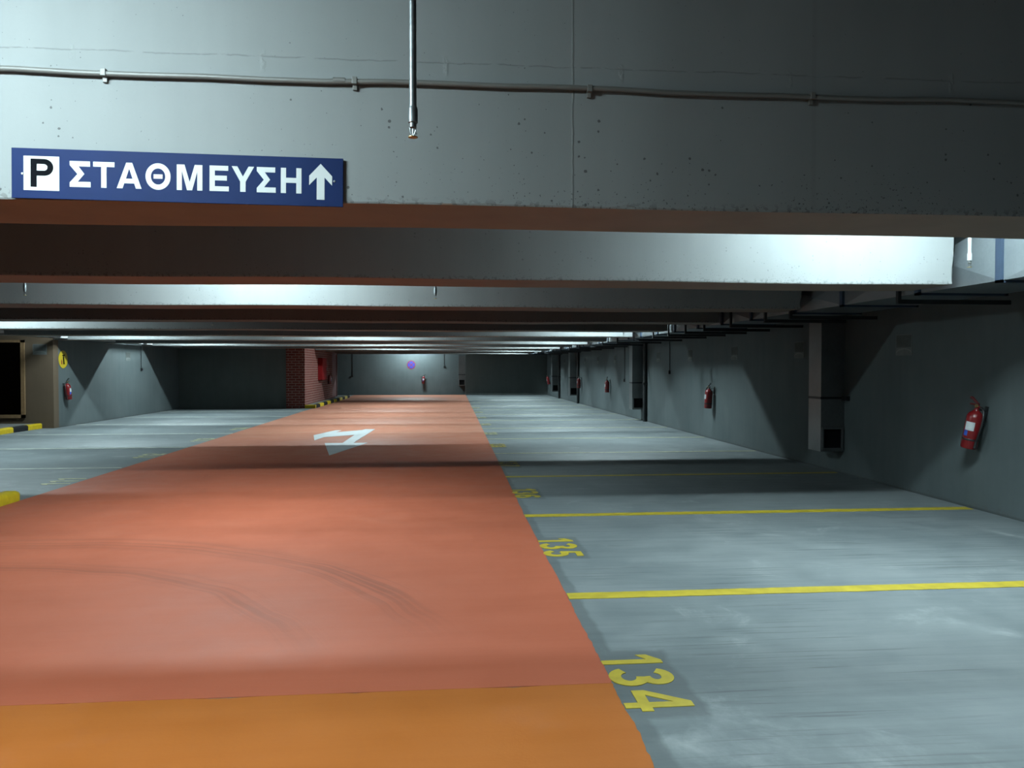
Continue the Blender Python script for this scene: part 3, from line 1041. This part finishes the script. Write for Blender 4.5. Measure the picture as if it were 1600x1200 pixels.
d0 = make_drop('nearest galvanised duct drop with dark grille on the right wall beside a fire extinguisher', (WR, 10.17, 0))
for yy, lab in ((20.9, 'second galvanised duct drop on the right wall, behind the double arrow height extinguisher'),
                (31.6, 'third duct drop on the right wall, next to a small far extinguisher'),
                (36.9, 'farthest duct drop on the right wall, by the dark corner')):
    dup(d0, (WR, yy, 0), None, lab.replace('behind the double arrow height extinguisher', 'left of the second extinguisher'))
d4 = make_drop('lone grey duct drop on the far wall between the lit and dark parts', (1.1, FAR - 0.42, 0), 0.36, 0.4, 0.5, 2.17, 1.12)

for yy, lab in ((20.62, 'black vertical drain pipe right of the second duct drop'),
                (31.25, 'black vertical drain pipe right of the third duct drop'),
                (36.5, 'farthest black vertical drain pipe on the right wall')):
    p = empty('drain_pipe', lab, 'pipe', (WR - 0.062, yy, 0), group='drain pipes on the right wall')
    tubeobj('pipe', [(0, 0, 0.0), (0, 0, 2.2)], 0.052, M['drain'], p, 14)
    boxobj('pipe_clamp', (-0.058, 0.06, -0.06, 0.06, 1.03, 1.09), M['hanger'], p, 0.004)

# ------------------------------------------------------------------ extinguishers
def make_extinguisher(label, loc, rot, valve='steel', hose_side=1, turn=0):
    """axis z, origin at the wall behind mid-bottom; the front faces -Y; the wall is at +Y"""
    e = empty('fire_extinguisher', label, 'fire extinguisher', loc, rot, 'wall fire extinguishers')
    R = 0.078
    cy = -0.115
    bm = bmesh.new()
    lathe(bm, [(0.0, 0.012), (0.055, 0.010), (R - 0.006, 0.0), (R, 0.010), (R, 0.33), (R - 0.006, 0.355), (R - 0.022, 0.378), (0.035, 0.395), (0.026, 0.405), (0.024, 0.415)], 28, (0, cy, 0))
    tk = finish('tank', bm, M['red'], e, True)

    def patch(name, a0, a1, z0, z1, mat, par):
        bm = bmesh.new()
        n = 10
        r = R + 0.0012
        lo, hi = [], []
        for k in range(n + 1):
            a = math.radians(a0 + (a1 - a0) * k / n)
            p = (r * math.sin(a), cy - r * math.cos(a))
            lo.append(bm.verts.new((*p, z0)))
            hi.append(bm.verts.new((*p, z1)))
        for k in range(n):
            bm.faces.new((lo[k], lo[k + 1], hi[k + 1], hi[k]))
        return finish(name, bm, mat, par, True)
    patch('paper_label', -34 + turn, 32 + turn, 0.195, 0.285, M['label'], tk)
    patch('blue_sticker', -38 + turn, -6 + turn, 0.135, 0.192, M['bluelabel'], tk)
    bm = bmesh.new()
    lathe(bm, [(R + 0.002, 0.088), (R + 0.003, 0.090), (R + 0.003, 0.106), (R + 0.002, 0.108)], 28, (0, cy, 0))
    finish('band', bm, M['black'], e, True)
    bm = bmesh.new()
    lathe(bm, [(0.022, 0.405), (0.022, 0.43), (0.017, 0.432), (0.017, 0.465), (0.0, 0.467)], 16, (0, cy, 0))
    tube(bm, [(0, cy, 0.445), (0.05 * hose_side, cy, 0.445)], 0.010, 10)
    vb = finish('valve', bm, M['steel'] if valve == 'steel' else M['red'], e, True)
    bm = bmesh.new()
    tube(bm, [(0.012 * hose_side, cy - 0.01, 0.452), (0.012 * hose_side, cy - 0.030, 0.452)], 0.016, 14)
    finish('gauge', bm, M['brass'], e, True)
    hm = M['black'] if valve == 'steel' else M['darkred']
    bm = bmesh.new()
    tube(bm, [(0.01 * hose_side, cy, 0.468), (-0.03 * hose_side, cy - 0.005, 0.492), (-0.075 * hose_side, cy - 0.01, 0.518), (-0.10 * hose_side, cy - 0.012, 0.518)], [0.014, 0.013, 0.015, 0.016], 8)
    finish('lever', bm, hm, e, True)
    bm = bmesh.new()
    tube(bm, [(0.0, cy, 0.455), (-0.05 * hose_side, cy - 0.004, 0.458), (-0.095 * hose_side, cy - 0.008, 0.452)], [0.013, 0.011, 0.010], 8)
    finish('carry_handle', bm, hm, e, True)
    s = hose_side
    bm = bmesh.new()
    hp = [(0.05 * s, cy, 0.445), (0.075 * s, cy, 0.44), (0.112 * s, cy - 0.006, 0.415), (0.136 * s, cy - 0.012, 0.35), (0.138 * s, cy - 0.014, 0.26), (0.115 * s, cy - 0.008, 0.16), (0.089 * s, cy, 0.09)]
    tube(bm, hp, 0.011, 10)
    finish('hose', bm, M['black'], e, True)
    bm = bmesh.new()
    tube(bm, [(0.089 * s, cy, 0.09), (0.088 * s, cy, 0.02)], [0.013, 0.016], 10)
    finish('nozzle', bm, M['black'], e, True)
    bm = bmesh.new()
    box(bm, -0.02, 0.02, -0.012, 0.0, 0.30, 0.45, 0.002)
    box(bm, -0.02, 0.02, cy + 0.02, -0.008, 0.405, 0.412, 0.001)
    finish('wall_bracket', bm, M['hanger'], e)
    return e


# right wall: wall at +X of the thing -> rotate so that local +Y points to +X
RR = -PI / 2
e0 = make_extinguisher('large near fire extinguisher with white label, tilted on the right wall', (WR - 0.03, 7.44, 0.655), (math.radians(-13), 0, RR + 0.0), 'red', 1, 30)
e0.rotation_mode = 'XYZ'
e0.rotation_euler = (math.radians(-4), math.radians(11), RR)
e1 = make_extinguisher('red fire extinguisher with black hose, second along the right wall, under a wall notice', (WR, 15.36, 0.65), (0, 0, RR), 'steel', -1)
e1.rotation_euler = (math.radians(-2), math.radians(4), RR)
e1.location.x -= 0.015
for yy, lab, rot in ((25.3, 'red fire extinguisher between the second and third duct drops on the right wall', (0, 0, RR)),
                     (30.75, 'small red fire extinguisher beside the third duct drop', (0, 0, RR)),
                     (39.7, 'tiny tilted fire extinguisher in the far right dark corner', (math.radians(14), math.radians(4), RR))):
    dup(e1, (WR, yy, 0.66), rot, lab)
dup(e1, (WL, 20.12, 0.69), (math.radians(-2), math.radians(-7), PI / 2), 'fire extinguisher on the left grey wall under the round yellow sign')
dup(e1, (-1.2, FAR, 0.62), (0, math.radians(4), 0), 'small fire extinguisher on the far wall below the no parking disc')
dup(e1, (BRX, 33.6, 0.78), (0, 0, PI / 2), 'fire extinguisher on the red brick block beside the red cabinet')

# ------------------------------------------------------------------ round yellow extinguisher sign on the left wall
ys = empty('round_sign', 'round yellow sign with a black extinguisher symbol on the left grey wall', 'sign', (WL + 0.003, 20.08, 1.71), (0, 0, PI / 2))
# local: x along +Y world, -y towards the room
fs = lambda dd: (lambda u, v, d: (u, -dd - d, v))
circ = lambda r, n=40: [(r * math.cos(2 * PI * k / n), r * math.sin(2 * PI * k / n)) for k in range(n)]
flatobj('disc', [circ(0.225)], fs(0.0), 0.006, M['signyellow'], ys)
bm = bmesh.new()
flat(bm, [[(0.0, -.13), (.07, -.12), (.045, .06), (.03, .085), (-.005, .085), (-.02, .06)]], fs(0.006), 0.001)
flat(bm, [[(-.06, .10), (.06, .125), (.085, .105), (.085, .09), (.02, .085), (-.055, .085)]], fs(0.006), 0.001)
finish('extinguisher_symbol', bm, M['ink'], ys)
flatobj('flame_symbol', [[(-.10, -.12), (-.05, -.13), (-.045, -.07), (-.055, .0), (-.075, -.04), (-.09, .01), (-.105, -.05)]], fs(0.006), 0.001, M['noparkred'], ys)

# ------------------------------------------------------------------ no parking disc on the far wall
npk = empty('round_sign', 'round blue no parking sign with red ring and cross on the far wall', 'sign', (-1.86, FAR - 0.003, 1.655))
flatobj('disc', [circ(0.235)], fs(0.0), 0.006, M['noparkblue'], npk)
flatobj('ring', ring(0, 0, 0.235, 0.235, 0.04, 40), fs(0.006), 0.002, M['noparkred'], npk)
bm = bmesh.new()
for a in (45, -45):
    c, s_ = math.cos(math.radians(a)), math.sin(math.radians(a))
    hw = 0.016
    L = 0.2
    flat(bm, [[(c * L - s_ * hw, s_ * L + c * hw), (-c * L - s_ * hw, -s_ * L + c * hw), (-c * L + s_ * hw, -s_ * L - c * hw), (c * L + s_ * hw, s_ * L - c * hw)]], fs(0.006), 0.002 + (0.0004 if a > 0 else 0))
finish('cross', bm, M['noparkred'], npk)

# ------------------------------------------------------------------ red hose cabinet on the brick
hc = empty('hose_cabinet', 'tall red fire hose cabinet on the side of the red brick block', 'cabinet', (BRX, 31.85, 1.45), (0, 0, PI / 2))
boxobj('cabinet_body', (-0.58, 0.58, -0.17, 0.0, -0.45, 0.45), M['cabinet_red'], hc, 0.006)
cdr = boxobj('cabinet_door', (-0.55, 0.55, -0.185, -0.17, -0.42, 0.42), M['cabinet_red'], hc, 0.004)
boxobj('door_handle', (0.44, 0.48, -0.205, -0.185, -0.07, 0.07), M['steel'], cdr, 0.004)

# ------------------------------------------------------------------ conduit drops with boxes
def make_cdrop(label, loc, rot, length):
    c = empty('conduit_drop', label, 'conduit', loc, rot, 'thin conduits with small boxes on the walls')
    tubeobj('pipe', [(0, -0.014, 0.02), (0, -0.014, length)], 0.011, M['drain'], c, 8)
    boxobj('sensor_box', (-0.04, 0.04, -0.055, 0.0, -0.06, 0.03), M['black'], c, 0.006)
    return c


make_cdrop('thin black conduit with small box on the right wall, left of the second extinguisher', (WR, 18.45, 1.40), (0, 0, RR), 0.80)
make_cdrop('thin black conduit with small box on the right wall beside the second duct drop', (WR, 23.2, 1.12), (0, 0, RR), 1.08)
make_cdrop('thin conduit with small box on the left grey wall beside a paper notice', (WL, 25.0, 1.46), (0, 0, PI / 2), 0.73)
make_cdrop('long thin conduit with small box on the far wall next to the brick block', (-5.05, FAR, 1.06), (0, 0, 0), 1.2)
make_cdrop('short thin conduit with small box on the far wall right of the no parking disc', (-0.05, FAR, 1.57), (0, 0, 0), 0.7)

# ------------------------------------------------------------------ bay notices on the walls
def make_notice(label, loc, rot):
    p = empty('wall_notice', label, 'notice', loc, rot, 'paper notices above the bays')
    boxobj('sheet', (-0.165, 0.165, -0.004, 0.0, -0.13, 0.13), M['paper'], p)
    bm = bmesh.new()
    flat(bm, [[(-.15, -.03), (.15, -.03), (.15, .12), (-.15, .12)]], fs(0.004), 0.0008)
    finish('print_panel', bm, M['paper_top'], p)
    bm = bmesh.new()
    top = arc(0, -0.10, 0.15, 0.05, 180, 0, 14)
    flat(bm, ribbon(top, 0.014), fs(0.004), 0.0012)
    finish('curled_edge', bm, M['label_dull'], p)
    return p


n0 = make_notice('nearest pale notice sheet on the right wall, upper left of the large extinguisher', (WR, 8.80, 1.78), (0, 0, RR))
for yy, lab in ((11.55, 'pale notice sheet on the right wall beside the nearest duct drop'),
                (14.25, 'pale notice sheet high on the right wall, right of the second extinguisher'),
                (16.9, 'pale notice sheet high on the right wall, left of the second extinguisher'),
                (19.5, 'small notice sheet on the right wall near the thin conduit'),
                (24.6, 'small notice sheet above the third extinguisher on the right wall'),
                (27.4, 'small notice sheet on the right wall, left of the third extinguisher'),
                (30.0, 'tiny notice sheet on the right wall, right of the third duct drop'),
                (35.2, 'tiny farthest notice sheet between the last two duct drops')):
    dup(n0, (WR, yy, 1.78), None, lab)
dup(n0, (WL, 24.03, 1.84), (0, 0, PI / 2), 'grey notice sheet on the left grey wall beside the thin conduit')
dup(n0, (-9.96, LOBY, 1.95), (0, 0, 0), 'pale notice sheet on the tan lobby wall, high beside the opening')

# ------------------------------------------------------------------ kerbs
def kerb(name, label, segs, w=0.15, h=0.13, first='kerb_y'):
    """segs: list of (x, y) points along the kerb centre; one painted block between two points"""
    k = empty(name, label, 'kerb', (segs[0][0], segs[0][1], 0))
    yel = first == 'kerb_y'
    for a, b in zip(segs, segs[1:]):
        A = Vector((a[0], a[1], 0))
        B = Vector((b[0], b[1], 0))
        d = (B - A)
        L = d.length
        d.normalize()
        n = Vector((-d.y, d.x, 0))
        O = Vector((segs[0][0], segs[0][1], 0))
        prof = [(-w / 2, 0), (-w / 2, h - 0.035), (-w / 2 + 0.012, h - 0.012), (-w / 2 + 0.04, h), (w / 2 - 0.04, h), (w / 2 - 0.012, h - 0.012), (w / 2, h - 0.035), (w / 2, 0)]
        bm = bmesh.new()
        r0 = [bm.verts.new(A - O + n * p + Vector((0, 0, q))) for p, q in prof]
        r1 = [bm.verts.new(B - O + n * p + Vector((0, 0, q))) for p, q in prof]
        for i in range(len(prof)):
            j = (i + 1) % len(prof)
            bm.faces.new((r0[i], r0[j], r1[j], r1[i]))
        bm.faces.new(r0[::-1])
        bm.faces.new(r1)
        o = finish('kerb_block', bm, M['kerb_y'] if yel else M['kerb_k'], k)
        o['label'] = 'yellow kerb block' if yel else 'black kerb block'
        yel = not yel
    return k


kerb('kerb', 'yellow and black kerb along the walkway by the tan lobby wall', [(-9.98, 19.55 - 0.62 * i) for i in range(0, 12)])
pts = [(BRX + 0.02, BACKL - 0.005), (-4.82, BACKL - 0.005)]
k2 = [(-4.80, BACKL - 0.07 + 0.98 * i) for i in range(11)]
kerb('kerb', 'yellow and black kerb beside the red brick block', [(BRX + 0.0, BACKL + 0.02), (-4.76, BACKL + 0.02)])
kk = [o for o in C.objects if o.name.startswith('kerb') and o.get('label') == 'yellow and black kerb beside the red brick block'][0]
O = Vector(kk.location)
yel = True
for i in range(11):
    ya = BACKL + 0.095 + 0.9 * i
    yb = ya + 0.9
    bm = bmesh.new()
    prof = [(-.075, 0), (-.075, .118), (-.04, .13), (.04, .13), (.063, .118), (.075, .095), (.075, 0)]
    X = -4.835
    r0 = [bm.verts.new(Vector((X + p, ya, q)) - O) for p, q in prof]
    r1 = [bm.verts.new(Vector((X + p, yb, q)) - O) for p, q in prof]
    for a in range(len(prof)):
        b = (a + 1) % len(prof)
        bm.faces.new((r0[a], r0[b], r1[b], r1[a]))
    bm.faces.new(r0[::-1])
    bm.faces.new(r1)
    c = finish('kerb_block', bm, M['kerb_k'] if yel else M['kerb_y'], kk)
    c['label'] = 'black kerb block' if yel else 'yellow kerb block'
    yel = not yel

# near kerb end at the left edge of the lane, with a rounded nose
nk = empty('kerb', 'yellow kerb with rounded end at the left edge of the lane', 'kerb', (-4.88, 9.0, 0))
for i in range(4):
    y1 = 0.0 if i == 0 else -1.6 - (i - 1) * 1.6
    y0 = -1.6 - i * 1.6
    bm = bmesh.new()
    prof = [(-.10, 0), (-.10, .075), (-.085, .10), (-.05, .115), (.05, .115), (.085, .10), (.10, .075), (.10, 0)]
    rows = []
    steps = [(y0, 1.0, 1.0), (y1 - 0.10, 1.0, 1.0)] if i == 0 else [(y0, 1, 1), (y1, 1, 1)]
    if i == 0:
        steps += [(y1 - 0.06, 0.96, 0.99), (y1 - 0.03, 0.86, 0.95), (y1 - 0.008, 0.66, 0.86), (y1, 0.45, 0.70)]
    for yy, sxx, szz in steps:
        rows.append([bm.verts.new((p * sxx, yy, q * szz)) for p, q in prof])
    for a, b in zip(rows, rows[1:]):
        for q in range(len(prof)):
            w_ = (q + 1) % len(prof)
            bm.faces.new((a[q], a[w_], b[w_], b[q]))
    bm.faces.new(rows[0][::-1])
    bm.faces.new(rows[-1])
    finish('kerb_block', bm, M['kerb_y'] if i % 2 == 0 else M['kerb_k'], nk, True)

# ------------------------------------------------------------------ service tray along the left wall
for gp, fit in ((5, ()), (6, ((0.25, 0.55), (0.85, 1.75))), (7, ()), (8, ((0.35, 0.5), (0.8, 1.05), (1.4, 1.6))), (9, ())):
    ya, yb = beam_y(gp) + BW + 0.01, beam_y(gp + 1) - 0.01
    w_ = ['third', 'fourth', 'fifth', 'sixth', 'seventh', 'eighth', 'ninth', 'tenth'][gp - 3]
    tr = empty('cable_tray', f'pale cable tray at the top of the left wall, just before the {["sixth", "seventh", "eighth", "ninth", "tenth"][gp - 5]} beam', 'cable tray', (WL + 0.35, ya, 2.222), group='cable trays at the left wall')
    boxobj('tray_body', (-0.30, 0.0, 0.0, yb - ya, 0.0, 0.008), M['galv_dull'], tr)
    boxobj('tray_side', (-0.006, 0.0, 0.0, yb - ya, 0.008, 0.07), M['fixture'], tr)
    for a_, b_ in fit:
        boxobj('dark_fitting', (0.0, 0.03, a_, b_, 0.012, 0.045), M['hanger'], tr, 0.004)
    boxobj('tray_bracket', (-0.345, -0.28, (yb - ya) / 2 - 0.03, (yb - ya) / 2 + 0.03, 0.008, 0.06), M['hanger'], tr)

# ------------------------------------------------------------------ world, camera, view
w = bpy.data.worlds.new('World')
bpy.context.scene.world = w
w.use_nodes = True
w.node_tree.nodes['Background'].inputs[0].default_value = (0, 0, 0, 1)
w.node_tree.nodes['Background'].inputs[1].default_value = 0.0

cam = bpy.data.cameras.new('Camera')
cam.sensor_fit = 'HORIZONTAL'
cam.sensor_width = 36.0
cam.lens = 1180 / 1600 * 36.0
cam.clip_start = 0.05
cam.clip_end = 200
co = bpy.data.objects.new('Camera', cam)
C.objects.link(co)
co.location = (0, 0, EYE)
co.rotation_euler = (PI / 2 - math.atan(25.5 / 1180), 0, -math.radians(5.06))
sc = bpy.context.scene
sc.camera = co
sc.view_settings.view_transform = 'Standard'
sc.view_settings.look = 'None'
sc.view_settings.exposure = 0.0
sc.view_settings.gamma = 1.0
sc.view_settings.use_curve_mapping = False
